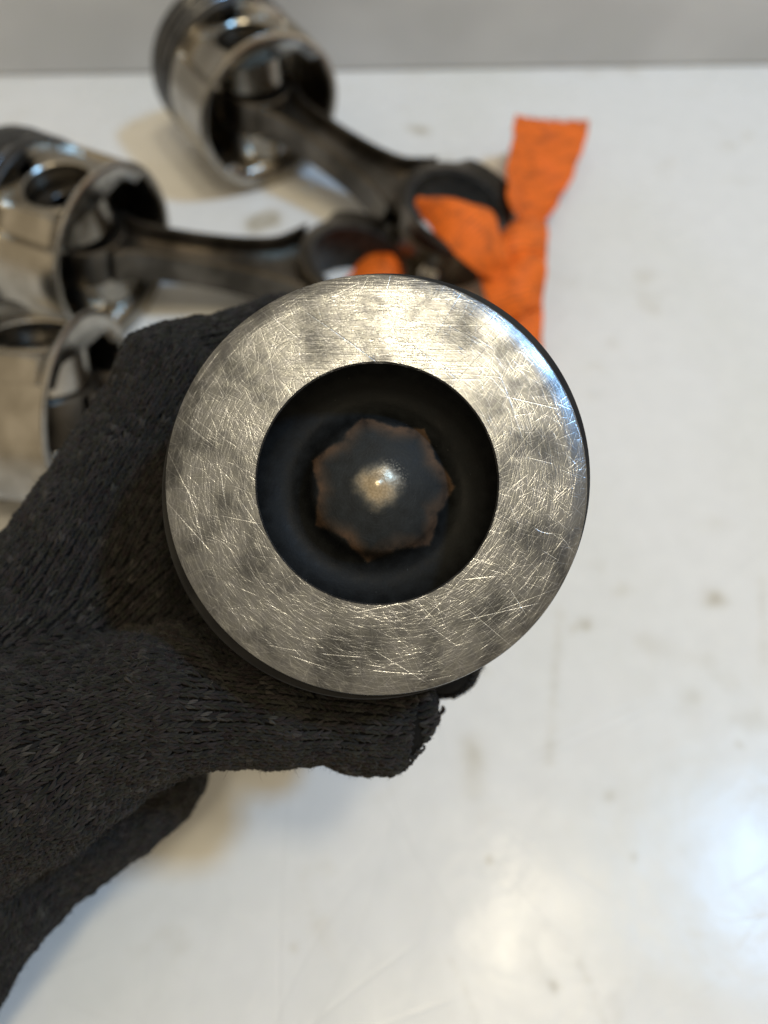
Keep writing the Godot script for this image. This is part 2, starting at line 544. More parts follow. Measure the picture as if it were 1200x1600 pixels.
func rod_mesh() -> ArrayMesh:
	var st := begin()
	sector(st, Vector2(0, 0), 0.0144, func(_a): return 0.0195, 0, TAU, 48, 0.0105)
	sector(st, Vector2(0, -ROD_L), 0.0250, big_outer, 0.004, PI - 0.004, 48, 0.0155)
	# I-section beam, lofted between the two eyes
	var secs := [[-0.0165, 0.0150, 0.0100], [-0.026, 0.0108, 0.0092], [-0.045, 0.0100, 0.0088], [-0.070, 0.0112, 0.0090], [-0.088, 0.0145, 0.0100], [-0.097, 0.0190, 0.0120], [-0.104, 0.0235, 0.0140]]
	var loop := func(s: Array) -> Array:
		var w: float = s[1]; var t: float = s[2]; var y: float = s[0]
		var f := 0.0030; var g := t * 0.34
		var b := 0.0010
		var c := [[t - b, w], [t, w - b], [t, w - f], [g, w - f - 0.0022], [g, -w + f + 0.0022], [t, -w + f], [t, -w + b], [t - b, -w]]
		var pts := []
		for p in c: pts.append(Vector3(p[0], y, p[1]))
		for k in range(c.size() - 1, -1, -1): pts.append(Vector3(-c[k][0], y, c[k][1]))
		return pts
	var L := []
	for i in secs.size() - 1:
		for k in 4:
			var u := k / 4.0
			var s := []
			for q in 3: s.append(cubic_interpolate(secs[i][q], secs[i + 1][q], secs[maxi(i - 1, 0)][q], secs[mini(i + 2, secs.size() - 1)][q], u))
			L.append(loop.call(s))
	L.append(loop.call(secs[-1]))
	for i in L.size() - 1:
		var m: int = L[i].size()
		for j in m:
			st.set_smooth_group(j)
			quad(st, L[i][(j + 1) % m], L[i][j], L[i + 1][j], L[i + 1][(j + 1) % m])
	return done(st)

func cap_mesh() -> ArrayMesh:
	var st := begin()
	sector(st, Vector2(0, -ROD_L), 0.0250, big_outer, PI + 0.004, TAU - 0.004, 48, 0.0155)
	return done(st)

func shell_mesh() -> ArrayMesh:
	var st := begin()
	lathe(st, [Vector2(0.0228, 0.0150), Vector2(0.02515, 0.0150), Vector2(0.02515, -0.0150), Vector2(0.0228, -0.0150), Vector2(0.0228, 0.0150)], 64)
	var m := done(st)
	var s2 := begin()
	s2.append_from(m, 0, Transform3D(Basis(Vector3(0, 0, 1), -PI / 2), Vector3(0, -ROD_L, 0)))
	return s2.commit()

func bolt_mesh() -> ArrayMesh:
	var st := begin()
	# washer flange and hexagonal head, pointing down -y
	lathe(st, [Vector2(0.0, 0.003), Vector2(0.0068, 0.003), Vector2(0.0068, 0.0018), Vector2(0.0062, 0.0010), Vector2(0.0, 0.0010)], 24)
	lathe(st, [Vector2(0.0, 0.0012), Vector2(0.0056, 0.0012), Vector2(0.0056, -0.0052), Vector2(0.0048, -0.0060), Vector2(0.0, -0.0060)], 6, 0.0, 10)
	return done(st)

func piston_at(at: Transform3D, label: String, rod_dir := Vector3.ZERO, rod_up := Vector3.UP, held := false) -> Node3D:
	# +y of the piston looks out of its crown; the node stands at the crown's centre
	var o := Node3D.new()
	o.name = "engine_piston"
	add_child(o, true)
	o.transform = at
	tag(o, label, "piston", "used engine pistons with connecting rods")
	put("crown_face", parts.face, M.crown, o)
	put("combustion_bowl", parts.bowl, M.bowl, o)
	put("ring_land", parts.land, M.land_clean if held else M.land, o)
	var rm := [parts.ring_a_held if held else parts.ring_a, parts.ring_b, parts.ring_c]
	for r in rm: put("piston_ring", r, M.ring_held if held else M.ring, o)
	var sk := put("skirt", parts.skirt, M.alu, o)
	for s in [0.0, PI]:
		var b := put("pin_boss", parts.boss, M.alu, sk)
		b.rotation.y = s
	put("wrist_pin", parts.pin, M.pin, o)
	if rod_dir != Vector3.ZERO:
		var r := put("connecting_rod", parts.rod, M.rod, o)
		var y := -rod_dir.normalized()
		var x := (rod_up - y * rod_up.dot(y)).normalized()
		var w := Transform3D(Basis(x, y, x.cross(y)), at * Vector3(0, PIN_Y, 0))
		r.transform = at.affine_inverse() * w
		put("rod_cap", parts.cap, M.rod, r)
		put("bearing_shell", parts.shell, M.land, r)
		for s in [-1.0, 1.0]:
			var b := put("cap_bolt", parts.bolt, M.bolt, r)
			b.position = Vector3(0, -ROD_L - 0.0095, s * 0.0335)
	return o

func lying(pin: Vector3, azim: float, tilt := 0.0, roll := 0.0) -> Transform3D:
	# a piston on its side: open end towards azim (degrees from +z towards +x), pin axis upright
	var d := Vector3(sin(deg_to_rad(azim)) * cos(tilt), sin(tilt), cos(deg_to_rad(azim)) * cos(tilt))
	var y := -d
	var x := (Vector3.UP - y * y.y).normalized()
	var b := Basis(x, y, x.cross(y)) * Basis(Vector3.UP, deg_to_rad(roll))
	return Transform3D(b, pin - b * Vector3(0, PIN_Y, 0))

# ---------------------------------------------------------------- gloved hand
var bones := []          # [a, b, ra, rb, chain]
var wrinkle: FastNoiseLite

func bone(a: Vector3, ra: float, b: Vector3, rb: float, chain: int) -> void:
	bones.append([a, b, ra * 0.001, rb * 0.001, chain])

func bone_dist(p: Vector3, k: int) -> float:
	var q: Array = bones[k]
	var ab: Vector3 = q[1] - q[0]
	var t := clampf((p - q[0]).dot(ab) / ab.length_squared(), 0.0, 1.0)
	return (p - q[0] - ab * t).length() - lerpf(q[2], q[3], t)

func smin(a: float, b: float, k: float) -> float:
	var h := maxf(k - absf(a - b), 0.0) / k
	return minf(a, b) - h * h * k * 0.25

func glove_field(p: Vector3) -> float:
	var f := 0.02
	for k in bones.size():
		f = smin(f, bone_dist(p, k), 0.007)
	return f + folds(p)

func folds(p: Vector3) -> float:
	return 0.0017 * wrinkle.get_noise_3d(p.x * 1000.0, p.y * 1000.0, p.z * 1000.0)

func grad(p: Vector3) -> Vector3:
	var e := 0.0006
	var f := glove_field(p)
	return Vector3(glove_field(p + Vector3(e, 0, 0)) - f, glove_field(p + Vector3(0, e, 0)) - f, glove_field(p + Vector3(0, 0, e)) - f).normalized()

func surface_nets(cell: float, shrink: float, origin: Vector3) -> ArrayMesh:
	var lo := Vector3.INF
	var hi := -Vector3.INF
	for q in bones:
		for e in [[q[0], q[2]], [q[1], q[3]]]:
			lo = lo.min(e[0] - Vector3.ONE * (e[1] + 0.006))
			hi = hi.max(e[0] + Vector3.ONE * (e[1] + 0.006))
	var nx := int((hi.x - lo.x) / cell) + 2
	var ny := int((hi.y - lo.y) / cell) + 2
	var nz := int((hi.z - lo.z) / cell) + 2
	var F := PackedFloat32Array()
	F.resize(nx * ny * nz)
	F.fill(0.02)
	for k in bones.size():
		var q: Array = bones[k]
		var r: float = maxf(q[2], q[3]) + 0.009
		var a: Vector3 = ((q[0] as Vector3).min(q[1]) - Vector3.ONE * r - lo) / cell
		var b: Vector3 = ((q[0] as Vector3).max(q[1]) + Vector3.ONE * r - lo) / cell
		var A: Vector3 = q[0]
		var AB: Vector3 = q[1] - q[0]
		var il := 1.0 / AB.length_squared()
		var ra: float = q[2]
		var dr: float = q[3] - q[2]
		for z in range(maxi(int(a.z), 0), mini(int(b.z) + 2, nz)):
			for y in range(maxi(int(a.y), 0), mini(int(b.y) + 2, ny)):
				for x in range(maxi(int(a.x), 0), mini(int(b.x) + 2, nx)):
					var p := lo + Vector3(x, y, z) * cell - A
					var t := clampf(p.dot(AB) * il, 0.0, 1.0)
					var d := (p - AB * t).length() - ra - dr * t
					var i := (z * ny + y) * nx + x
					var c := F[i]
					var hh := maxf(0.007 - absf(c - d), 0.0)
					F[i] = minf(c, d) - hh * hh * 35.714
	for z in nz:
		for y in ny:
			for x in nx:
				var i := (z * ny + y) * nx + x
				if F[i] < 0.006:
					F[i] += folds(lo + Vector3(x, y, z) * cell) + shrink
	var id := {}
	var verts := PackedVector3Array()
	var idx := PackedInt32Array()
	var off := []
	for c in 8: off.append(((c >> 2) * ny + ((c >> 1) & 1)) * nx + (c & 1))
	var edges := [[0, 1], [2, 3], [4, 5], [6, 7], [0, 2], [1, 3], [4, 6], [5, 7], [0, 4], [1, 5], [2, 6], [3, 7]]
	for z in nz - 1:
		for y in ny - 1:
			for x in nx - 1:
				var i := (z * ny + y) * nx + x
				var f0 := F[i]
				if f0 > 0.006 or f0 < -0.006: continue
				var mask := 0
				for c in 8:
					if F[i + off[c]] < 0.0: mask |= 1 << c
				if mask == 0 or mask == 255: continue
				var s := Vector3.ZERO
				var cnt := 0
				for e in edges:
					var fa := F[i + off[e[0]]]
					var fb := F[i + off[e[1]]]
					if (fa < 0.0) == (fb < 0.0): continue
					var t := fa / (fa - fb)
					var pa := Vector3(e[0] & 1, (e[0] >> 1) & 1, e[0] >> 2)
					var pb := Vector3(e[1] & 1, (e[1] >> 1) & 1, e[1] >> 2)
					s += pa.lerp(pb, t)
					cnt += 1
				id[i] = verts.size()
				verts.append(lo + (Vector3(x, y, z) + s / cnt) * cell - origin)
	var strides := [1, nx, nx * ny]
	for i in id:
		for ax in 3:
			var u: int = strides[(ax + 1) % 3]
			var w: int = strides[(ax + 2) % 3]
			var n0 := F[i]
			var n1 := F[i + strides[ax]]
			if (n0 < 0.0) == (n1 < 0.0): continue
			if not (id.has(i - u) and id.has(i - w) and id.has(i - u - w)): continue
			var q := [id[i], id[i - u], id[i - u - w], id[i - w]]
			if n0 < 0.0: idx.append_array([q[0], q[2], q[1], q[0], q[3], q[2]])
			else: idx.append_array([q[0], q[1], q[2], q[0], q[2], q[3]])
	var normals := PackedVector3Array()
	normals.resize(verts.size())
	for t in range(0, idx.size(), 3):
		var a := verts[idx[t]]
		var nn := (verts[idx[t + 2]] - a).cross(verts[idx[t + 1]] - a)
		for k in 3: normals[idx[t + k]] += nn
	for k in normals.size(): normals[k] = normals[k].normalized()
	var arr := []
	arr.resize(Mesh.ARRAY_MAX)
	arr[Mesh.ARRAY_VERTEX] = verts
	arr[Mesh.ARRAY_NORMAL] = normals
	arr[Mesh.ARRAY_INDEX] = idx
	var m := ArrayMesh.new()
	m.add_surface_from_arrays(Mesh.PRIMITIVE_TRIANGLES, arr)
	return m

var sv := PackedVector3Array()
var sn := PackedVector3Array()
var sc := PackedColorArray()
var si := PackedInt32Array()

func yarn(path: Array, radii: Array, sides: int, col: Color) -> void:
	# a round strand through the points
	var first := sv.size()
	var m := path.size()
	var ref := Vector3(0.31, 0.83, 0.46)
	for i in m:
		var d: Vector3 = (path[mini(i + 1, m - 1)] - path[maxi(i - 1, 0)]).normalized()
		var x := d.cross(ref).normalized()
		var y := d.cross(x)
		for k in sides:
			var a := TAU * k / sides
			var e := x * cos(a) + y * sin(a)
			sv.append(path[i] + e * radii[i])
			sn.append(e)
			sc.append(col)
	for i in m - 1:
		for k in sides:
			var a := first + i * sides + k
			var b := first + i * sides + (k + 1) % sides
			si.append_array([a, a + sides, b, b, a + sides, b + sides])

func take_yarn() -> ArrayMesh:
	var arr := []
	arr.resize(Mesh.ARRAY_MAX)
	arr[Mesh.ARRAY_VERTEX] = sv
	arr[Mesh.ARRAY_NORMAL] = sn
	arr[Mesh.ARRAY_COLOR] = sc
	arr[Mesh.ARRAY_INDEX] = si
	var m := ArrayMesh.new()
	m.add_surface_from_arrays(Mesh.PRIMITIVE_TRIANGLES, arr)
	sv = PackedVector3Array(); sn = PackedVector3Array(); sc = PackedColorArray(); si = PackedInt32Array()
	return m

func knit(origin: Vector3) -> Array:
	# rows of V-shaped stitches over the glove; returns places for loose fibres
	var spots := []
	var wale := 0.00186
	var course := 0.00155
	for k in bones.size():
		var q: Array = bones[k]
		var A: Vector3 = q[0]
		var ab: Vector3 = q[1] - A
		var ln := ab.length()
		var dir := ab / ln
		var x := dir.cross(Vector3(0.2, 0.3, 0.93)).normalized()
		var y := dir.cross(x)
		var rm: float = (q[2] + q[3]) * 0.5
		var nphi := int(TAU * rm / wale)
		var ext := int(rm / course)
		for s in range(-ext, int(ln / course) + ext):
			var u := s * course
			for j in nphi:
				var a := TAU * j / nphi
				var e := x * cos(a) + y * sin(a)
				var t := clampf(u / ln, 0.0, 1.0)
				var r0 := lerpf(q[2], q[3], t)
				var o := A + dir * (u if u >= 0.0 and u <= ln else clampf(u, 0, ln))
				if u < 0.0 or u > ln:
					# round cap
					var over := (absf(u) if u < 0.0 else u - ln) / r0
					if over > 1.35: continue
					e = (e * cos(over) + dir * signf(u) * sin(over)).normalized()
				var p := o + e * (r0 - 0.001)
				var f := glove_field(p)
				var steps := 0
				while f < -0.00004 and steps < 9 and f > -0.007:
					p += e * maxf(-f, 0.0002)
					f = glove_field(p)
					steps += 1
				if absf(f) > 0.0006 : continue
				var mine := bone_dist(p, k)
				var ok := true
				for z in bones.size():
					if z != k and bone_dist(p, z) < mine - 0.00025:
						ok = false
						break
				if not ok: continue
				var to := (p - cam_o)
				var dep := to.dot(cf)
				if to.dot(cr) / dep < -0.66 or to.dot(cu) / dep < -0.85: continue
				var n := grad(p)
				if n.dot(to.normalized()) > 0.55: continue
				var al := (dir - n * dir.dot(n)).normalized()
				if not al.is_finite() or al.length() < 0.5: continue
				var la := n.cross(al)
				var c0 := p - origin + n * 0.00005
				var br := rng.randf_range(0.7, 1.3)
				if rng.randf() < 0.06: br *= 1.7
				var rust := clampf(wrinkle.get_noise_3d(p.x * 500.0 + 40.0, p.y * 500.0, p.z * 500.0) * 2.2, 0.0, 1.0)
				var wob := rng.randfn(0.0, 0.14)
				al = al.rotated(n, wob)
				la = la.rotated(n, wob)
				for sd in [-1.0, 1.0]:
					var br2 := br * rng.randf_range(0.85, 1.15)
					var lift := rng.randf_range(0.45, 0.95) * 0.001
					var skew := rng.randfn(0, 0.00008)
					for ply in 2:
						var path := []
						var rad := []
						var b3 := br2 * rng.randf_range(0.85, 1.15)
						for i in 4:
							var w := i / 3.0
							var tw: float = ply * PI + w * 3.4 + sd
							path.append(c0 + la * (sd * (0.00018 + 0.00056 * w) + skew + 0.00019 * cos(tw)) + al * ((w - 0.5) * 0.0027) + n * (lift * sin(PI * w) - 0.00015 + 0.00017 * sin(tw)))
							rad.append(0.00029 * (0.5 + 0.5 * sin(PI * (0.14 + 0.72 * w))))
						yarn(path, rad, 4, Color(0.0212 * b3 * (1.0 + 0.03 * rust), 0.0199 * b3, 0.0186 * b3 * (1.0 - 0.02 * rust)))
				spots.append([p, n, al])
	return spots

func fuzz(spots: Array, origin: Vector3, count: int) -> void:
	for i in count:
		var s: Array = spots[rng.randi() % spots.size()]
		var n: Vector3 = s[1]
		var d := (n * rng.randf_range(0.0, 0.75) + Vector3(rng.randfn(), rng.randfn(), rng.randfn()) * 0.55).normalized()
		var p: Vector3 = s[0] - origin + n * 0.0003
		var len := rng.randf_range(0.0012, 0.0034)
		if i % 23 == 0: len *= 2.0
		var path := []
		var rad := []
		for k in 3:
			path.append(p)
			rad.append(0.000036 if k < 2 else 0.00001)
			p += d * len / 3.0
			d = (d + Vector3(rng.randfn(), rng.randfn(), rng.randfn()) * 0.45 - n * 0.12).normalized()
		var b := rng.randf_range(0.8, 2.6) * (2.2 if i % 31 == 0 else 1.0)
		yarn(path, rad, 3, Color(0.03 * b, 0.028 * b, 0.0262 * b))

func make_glove() -> void:
	wrinkle = FastNoiseLite.new()
	wrinkle.seed = 5
	wrinkle.frequency = 0.055
	wrinkle.fractal_octaves = 3
	# dorsal side and index finger
	bone(P(-100, 1262, 196), 24, P(74, 958, 196), 18, 0)
	bone(P(74, 958, 196), 18, P(283, 603, 200), 14.5, 0)
	bone(P(283, 603, 200), 14.0, P(440, 535, 210), 10.5, 0)
	bone(P(440, 535, 210), 10.5, P(600, 600, 226), 9.5, 0)
	bone(P(600, 600, 226), 9.5, P(690, 730, 226), 8.5, 0)
	# thumb side, towards the camera
	bone(P(-130, 1290, 186), 27, P(60, 1170, 176), 22, 1)
	bone(P(60, 1170, 176), 22, P(260, 1092, 172), 14.5, 1)
	bone(P(260, 1092, 172), 14.5, P(450, 1105, 174), 11.2, 1)
	bone(P(450, 1105, 174), 11.2, P(585, 1118, 177), 10.4, 1)
	bone(P(560, 1112, 177), 8.5, P(648, 1096, 178), 6.0, 1)
	bone(P(560, 1135, 177), 8.0, P(612, 1160, 178), 5.2, 1)
	# palm and the loose cloth below the thumb
	bone(P(-20, 1330, 206), 24, P(190, 1190, 214), 23, 2)
	bone(P(20, 1340, 238), 19, P(200, 1200, 242), 18, 2)
	bone(P(60, 1010, 214), 20, P(230, 760, 222), 17, 2)
	# web between thumb and index finger
	bone(P(70, 1020, 192), 17, P(285, 800, 207), 13, 0)
	bone(P(120, 1070, 188), 16, P(300, 890, 206), 12, 1)
	bone(P(200, 1080, 184), 13, P(350, 985, 202), 11, 1)
	# the other fingers, closed behind the piston
	bone(P(270, 680, 226), 12, P(450, 640, 240), 10, 3)
	bone(P(450, 640, 240), 10, P(640, 740, 244), 9.5, 3)
	bone(P(640, 740, 244), 9.5, P(660, 930, 226), 9, 3)
	bone(P(660, 930, 226), 9, P(694, 1036, 196), 8.6, 3)
	bone(P(210, 800, 238), 12, P(430, 790, 252), 10, 4)
	bone(P(430, 790, 252), 10, P(560, 900, 246), 9, 4)
	bone(P(560, 900, 246), 9, P(560, 1010, 222), 8.5, 4)
	# wrist
	bone(P(-85, 1400, 196), 26, P(-260, 1650, 204), 28, 5)
	var origin := P(-85, 1400, 196)
	var o := base("gloved_hand", origin)
	tag(o, "left hand in a charcoal knitted wool glove gripping the nearest piston from behind", "gloved hand")
	put("glove", surface_nets(0.0023, 0.0002, origin), M.glove, o)
	var spots := knit(origin)
	print("stitches ", spots.size())
	tag(put("knit_stitch", take_yarn(), M.yarn, o), "", "", "", "stuff")
	fuzz(spots, origin, 38000)
	tag(put("loose_fibre", take_yarn(), M.yarn, o), "", "", "", "stuff")
	# two snapped yarn ends at the thumb's worn tip
	for e in [[677, 1106, 675, 1118], [691, 1104, 688, 1119]]:
		var path := []
		var rad := []
		for i in 6:
			var w := i / 5.0
			path.append(P(lerpf(e[0], e[2], w) + sin(w * 5.0) * 3.0, lerpf(e[1], e[3], w), 186 + 2 * w) - origin)
			rad.append(0.0006 * (0.6 + 0.5 * sin(PI * w)))
		yarn(path, rad, 6, Color(0.02, 0.019, 0.018))
		put("yarn_end", take_yarn(), M.yarn, o)

# ---------------------------------------------------------------- orange strap
func ribbon_mesh(rows: Array, origin: Vector3, thick: float, sd: int, bulge := 0.0) -> ArrayMesh:
	# rows of [left edge, right edge]; smoothed along, with a soft buckle across
	var nz := noise(0.03, sd, 3)
	var L := []
	for i in rows.size() - 1:
		for k in 8:
			var u := k / 8.0
			var e := []
			for s in 2:
				var a: Vector3 = rows[i][s]
				e.append(a.cubic_interpolate(rows[i + 1][s], rows[maxi(i - 1, 0)][s], rows[mini(i + 2, rows.size() - 1)][s], u))
			L.append(e)
	L.append(rows[-1])
	var nu := 14
	var g := []
	for i in L.size():
		var row := []
		for j in nu + 1:
			var p: Vector3 = L[i][0].lerp(L[i][1], float(j) / nu)
			row.append(p)
		g.append(row)
	var top := []
	var bot := []
	for i in L.size():
		var rt := []
		var rb := []
		for j in nu + 1:
			var dv: Vector3 = g[mini(i + 1, L.size() - 1)][j] - g[maxi(i - 1, 0)][j]
			var du: Vector3 = g[i][mini(j + 1, nu)] - g[i][maxi(j - 1, 0)]
			var n := du.cross(dv).normalized()
			if n.y < 0: n = -n
			var p: Vector3 = g[i][j] + n * 0.0045 * nz.get_noise_3d(g[i][j].x * 900, g[i][j].y * 900, g[i][j].z * 900)
			if i == 0 or i == L.size() - 1:
				p += dv.normalized() * 0.0026 * nz.get_noise_2d(j * 23.0, 7.0 + i)
			p += n * bulge * sin(PI * j / nu) * sin(PI * clampf(float(i) / (L.size() - 1), 0.06, 0.94))
			rt.append(p + n * thick * 0.5 - origin)
			rb.append(p - n * thick * 0.5 - origin)
		top.append(rt)
		bot.append(rb)
	var st := begin()
	var v := 0.0
	for i in L.size() - 1:
		var dv: float = (g[i + 1][nu / 2] - g[i][nu / 2]).length()
		for j in nu:
			for side in 2:
				st.set_smooth_group(side)
				var m: Array = top if side == 0 else bot
				var c := [[i, j], [i, j + 1], [i + 1, j + 1], [i + 1, j]]
				var order := [0, 1, 2, 0, 2, 3] if side == 0 else [0, 2, 1, 0, 3, 2]
				for k in order:
					st.set_uv(Vector2(c[k][1] / float(nu), (v + (dv if c[k][0] > i else 0.0)) / 0.03))
					st.add_vertex(m[c[k][0]][c[k][1]])
		st.set_smooth_group(2)
		for e in [0, nu]:
			st.set_uv(Vector2(0, 0))
			quad(st, top[i][e], top[i + 1][e], bot[i + 1][e], bot[i][e])
		v += dv
	for e in [0, L.size() - 1]:
		for j in nu:
			st.set_uv(Vector2(0, 0))
			quad(st, top[e][j], top[e][j + 1], bot[e][j + 1], bot[e][j])
	return done(st, true)

func strap_material() -> StandardMaterial3D:
	var n := 256
	var al := PackedByteArray(); al.resize(n * n * 3)
	var h := PackedFloat32Array(); h.resize(n * n)
	var n1 := noise_bytes(0.012, 81, n, 4)
	var n2 := noise_bytes(0.06, 83, n, 3)
	for y in n:
		for x in n:
			var k := y * n + x
			var weave := 0.5 + 0.5 * sin(y * TAU / 16.0 + 0.6 * sin(x * TAU / 64.0)) * (0.75 + 0.25 * sin(x * TAU / 8.0))
			var dirt := clampf((n1[k] / 255.0 - 0.45) * 1.3, 0, 1) + 0.0 * clampf((n2[k] / 255.0 - 0.6) * 3.0, 0, 1)
			var v := 1.0 - 0.22 * weave
			al[k * 3] = int(255 * clampf(0.985 * v * (1.0 - 0.34 * dirt), 0, 1))
			al[k * 3 + 1] = int(255 * clampf(0.455 * v * (1.0 - 0.34 * dirt), 0, 1))
			al[k * 3 + 2] = int(255 * clampf(0.04 * v * (1.0 - 0.1 * dirt), 0, 1))
			h[k] = weave
	var m := StandardMaterial3D.new()
	m.albedo_texture = ImageTexture.create_from_image(Image.create_from_data(n, n, false, Image.FORMAT_RGB8, al))
	m.roughness = 0.75
	m.normal_enabled = true
	m.normal_scale = 0.5
	m.normal_texture = normal_from(h, n, 2.0)
	m.backlight_enabled = true
	m.backlight = Color(0.25, 0.25, 0.25)
	return m

func edge_rows(rows: Array) -> Array:
	var out := []
	for r in rows: out.append([G(r[0], r[1], r[2]), G(r[3], r[4], r[5])])
	return out

# ---------------------------------------------------------------- lamps
func lamp(called: String, at: Vector3, aim: Vector3, size: float, energy: float, col: Color, label: String) -> void:
	var o := base(called, at)
	o.look_at_from_position(at, aim, Vector3(0, 0, -1))
	tag(o, label, "lamp")
	var st := begin()
	box(st, Vector3(0, 0, 0.022), Vector3(size + 0.03, size + 0.03, 0.035), 0.003)
	put("lamp_housing", done(st), M.housing, o)
	var s2 := begin()
	box(s2, Vector3(0, 0, 0.002), Vector3(size, size, 0.004), 0.001)
	var gm := StandardMaterial3D.new()
	gm.albedo_color = Color(0.9, 0.9, 0.9)
	gm.emission_enabled = true
	gm.emission = col
	gm.emission_energy_multiplier = 1.2
	put("lamp_diffuser", done(s2), gm, o)
	var l := AreaLight3D.new()
	l.name = "lamp_glow"
	l.area_size = Vector2(size, size)
	l.light_energy = energy
	l.light_color = col
	l.area_range = 6.0
	l.area_attenuation = 2.0
	l.shadow_enabled = true
	l.position = Vector3(0, 0, -0.004)
	o.add_child(l)

# ----------------------------------------------------------------
func _ready() -> void:
	rng.seed = 20
	var t := deg_to_rad(PITCH)
	cf = Vector3(0, -sin(t), -cos(t))
	cr = Vector3(1, 0, 0)
	cu = cr.cross(cf)
	# camera
	var cam := Camera3D.new()
	cam.name = "camera"
	add_child(cam)
	cam.transform = Transform3D(Basis(cr, cu, -cf), cam_o)
	var ca := CameraAttributesPhysical.new()
	ca.frustum_focal_length = 18.0
	ca.frustum_focus_distance = 0.152
	ca.frustum_near = 0.01
	ca.frustum_far = 20.0
	ca.exposure_aperture = 5.0
	cam.attributes = ca
	cam.current = true
	# surroundings: a dim, even workshop; no sky
	var we := WorldEnvironment.new()
	we.name = "surroundings"
	var env := Environment.new()
	env.background_mode = Environment.BG_COLOR
	env.background_color = lin(0.56, 0.467, 0.325)
	env.tonemap_mode = Environment.TONE_MAPPER_LINEAR
	env.tonemap_exposure = 1.0
	env.sdfgi_enabled = true
	env.ssao_enabled = true
	env.ssil_enabled = true
	we.environment = env
	add_child(we)
	M.housing = mottled(Color(0.5, 0.5, 0.5), Color(0.6, 0.6, 0.6), 0.02, 2, 0.0, 0.5)
	lamp("ceiling_lamp", Vector3(0.29, 1.45, -0.03), Vector3(0.25, 0, -0.05), 0.15, 0.44, lin(1.0, 0.86, 0.60), "wider warm white panel lamp above the table's right half")
	lamp("ceiling_lamp", Vector3(0.07, 1.45, 0.27), Vector3(0.0, 0, 0.0), 0.12, 0.36, lin(1.0, 0.86, 0.60), "narrower warm white panel lamp above the near edge of the table")
	lamp("work_lamp", Vector3(0.78, 1.45, -0.15), Vector3(0, 0, -0.15), 0.12, 1.2, lin(0.28, 0.58, 1.0), "small cool white lamp high over the table's right side")

	# setting: tabletop and the board behind it
	var st := begin()
	var tw := 0.9
	var zb := -0.56
	st.set_smooth_group(0)
	for c in [[-tw, zb], [tw, 0.75], [-tw, 0.75], [-tw, zb], [tw, zb], [tw, 0.75]]:
		st.set_uv(Vector2(c[0] / 0.72 + 0.5, c[1] / 0.72 + 0.72))
		st.add_vertex(Vector3(c[0], 0, c[1]))
	st.set_smooth_group(1)
	quad(st, Vector3(-tw, 0, 0.75), Vector3(-tw, -0.03, 0.75), Vector3(tw, -0.03, 0.75), Vector3(tw, 0, 0.75))
	quad(st, Vector3(-tw, -0.03, zb), Vector3(-tw, -0.03, 0.75), Vector3(-tw, 0, 0.75), Vector3(-tw, 0, zb))
	quad(st, Vector3(tw, 0, zb), Vector3(tw, 0, 0.75), Vector3(tw, -0.03, 0.75), Vector3(tw, -0.03, zb))
	quad(st, Vector3(-tw, -0.03, 0.75), Vector3(-tw, -0.03, zb), Vector3(tw, -0.03, zb), Vector3(tw, -0.03, 0.75))
	tag(put("table_surface", done(st, true), table_material()), "glossy worn white tabletop with faint stains and scratches", "", "", "structure")
	var sw := begin()
	box(sw, Vector3.ZERO, Vector3(1.8, 0.45, 0.018), 0.0015)
	var wall := put("back_wall", done(sw), mottled(Color(0.47, 0.48, 0.495), Color(0.55, 0.56, 0.575), 0.008, 77, 0.0, 0.6, 3.0))
	wall.position = Vector3(0, 0.2255, -0.5085)
	wall.rotation.y = deg_to_rad(1.4)
	tag(wall, "plain grey painted board standing along the table's far edge", "", "", "structure")

	# materials of the engine parts
	M.crown = crown_material()
	M.bowl = bowl_material()
	M.alu = mottled(Color(0.27, 0.245, 0.205), Color(0.52, 0.49, 0.44), 0.010, 101, 1.0, 0.235, 12.0)
	M.land = mottled(Color(0.015, 0.0145, 0.014), Color(0.05, 0.046, 0.042), 0.03, 103, 0.5, 0.42, 14.0)
	M.land_clean = mottled(Color(0.012, 0.012, 0.012), Color(0.03, 0.03, 0.03), 0.03, 104, 0.0, 0.55, 14.0)
	M.ring = mottled(Color(0.10, 0.10, 0.10), Color(0.22, 0.215, 0.21), 0.02, 105, 0.95, 0.26, 14.0)
	M.ring_held = mottled(Color(0.010, 0.010, 0.011), Color(0.022, 0.022, 0.022), 0.02, 106, 0.0, 0.6, 14.0)
	M.ring_held.metallic_specular = 0.25
	M.pin = mottled(Color(0.06, 0.057, 0.053), Color(0.13, 0.125, 0.12), 0.02, 107, 1.0, 0.3, 14.0)
	M.rod = mottled(Color(0.055, 0.047, 0.037), Color(0.16, 0.14, 0.115), 0.012, 109, 0.95, 0.29, 10.0)
	M.bolt = mottled(Color(0.2, 0.19, 0.18), Color(0.4, 0.38, 0.36), 0.02, 111, 1.0, 0.22, 14.0)
	parts = {
		"face": crown_face_mesh(), "bowl": bowl_mesh(), "land": crown_land_mesh(), "skirt": skirt_mesh(), "boss": boss_mesh(), "pin": pin_mesh(),
		"ring_a": ring_mesh(-0.0047, -0.0067, 0.0416, 0.0413, 0.0), "ring_a_held": ring_mesh(-0.0047, -0.0067, 0.0436, 0.0418, -0.75),
		"ring_b": ring_mesh(-0.0109, -0.0127, 0.0417, 0.0412, 0.4), "ring_c": ring_mesh(-0.0163, -0.0191, 0.0416, 0.0412, 1.1),
		"rod": rod_mesh(), "cap": cap_mesh(), "shell": shell_mesh(), "bolt": bolt_mesh(),
	}
	# the three pistons lying on the table
	var a := lying(G(397, 150, 0.0420), 33.0)
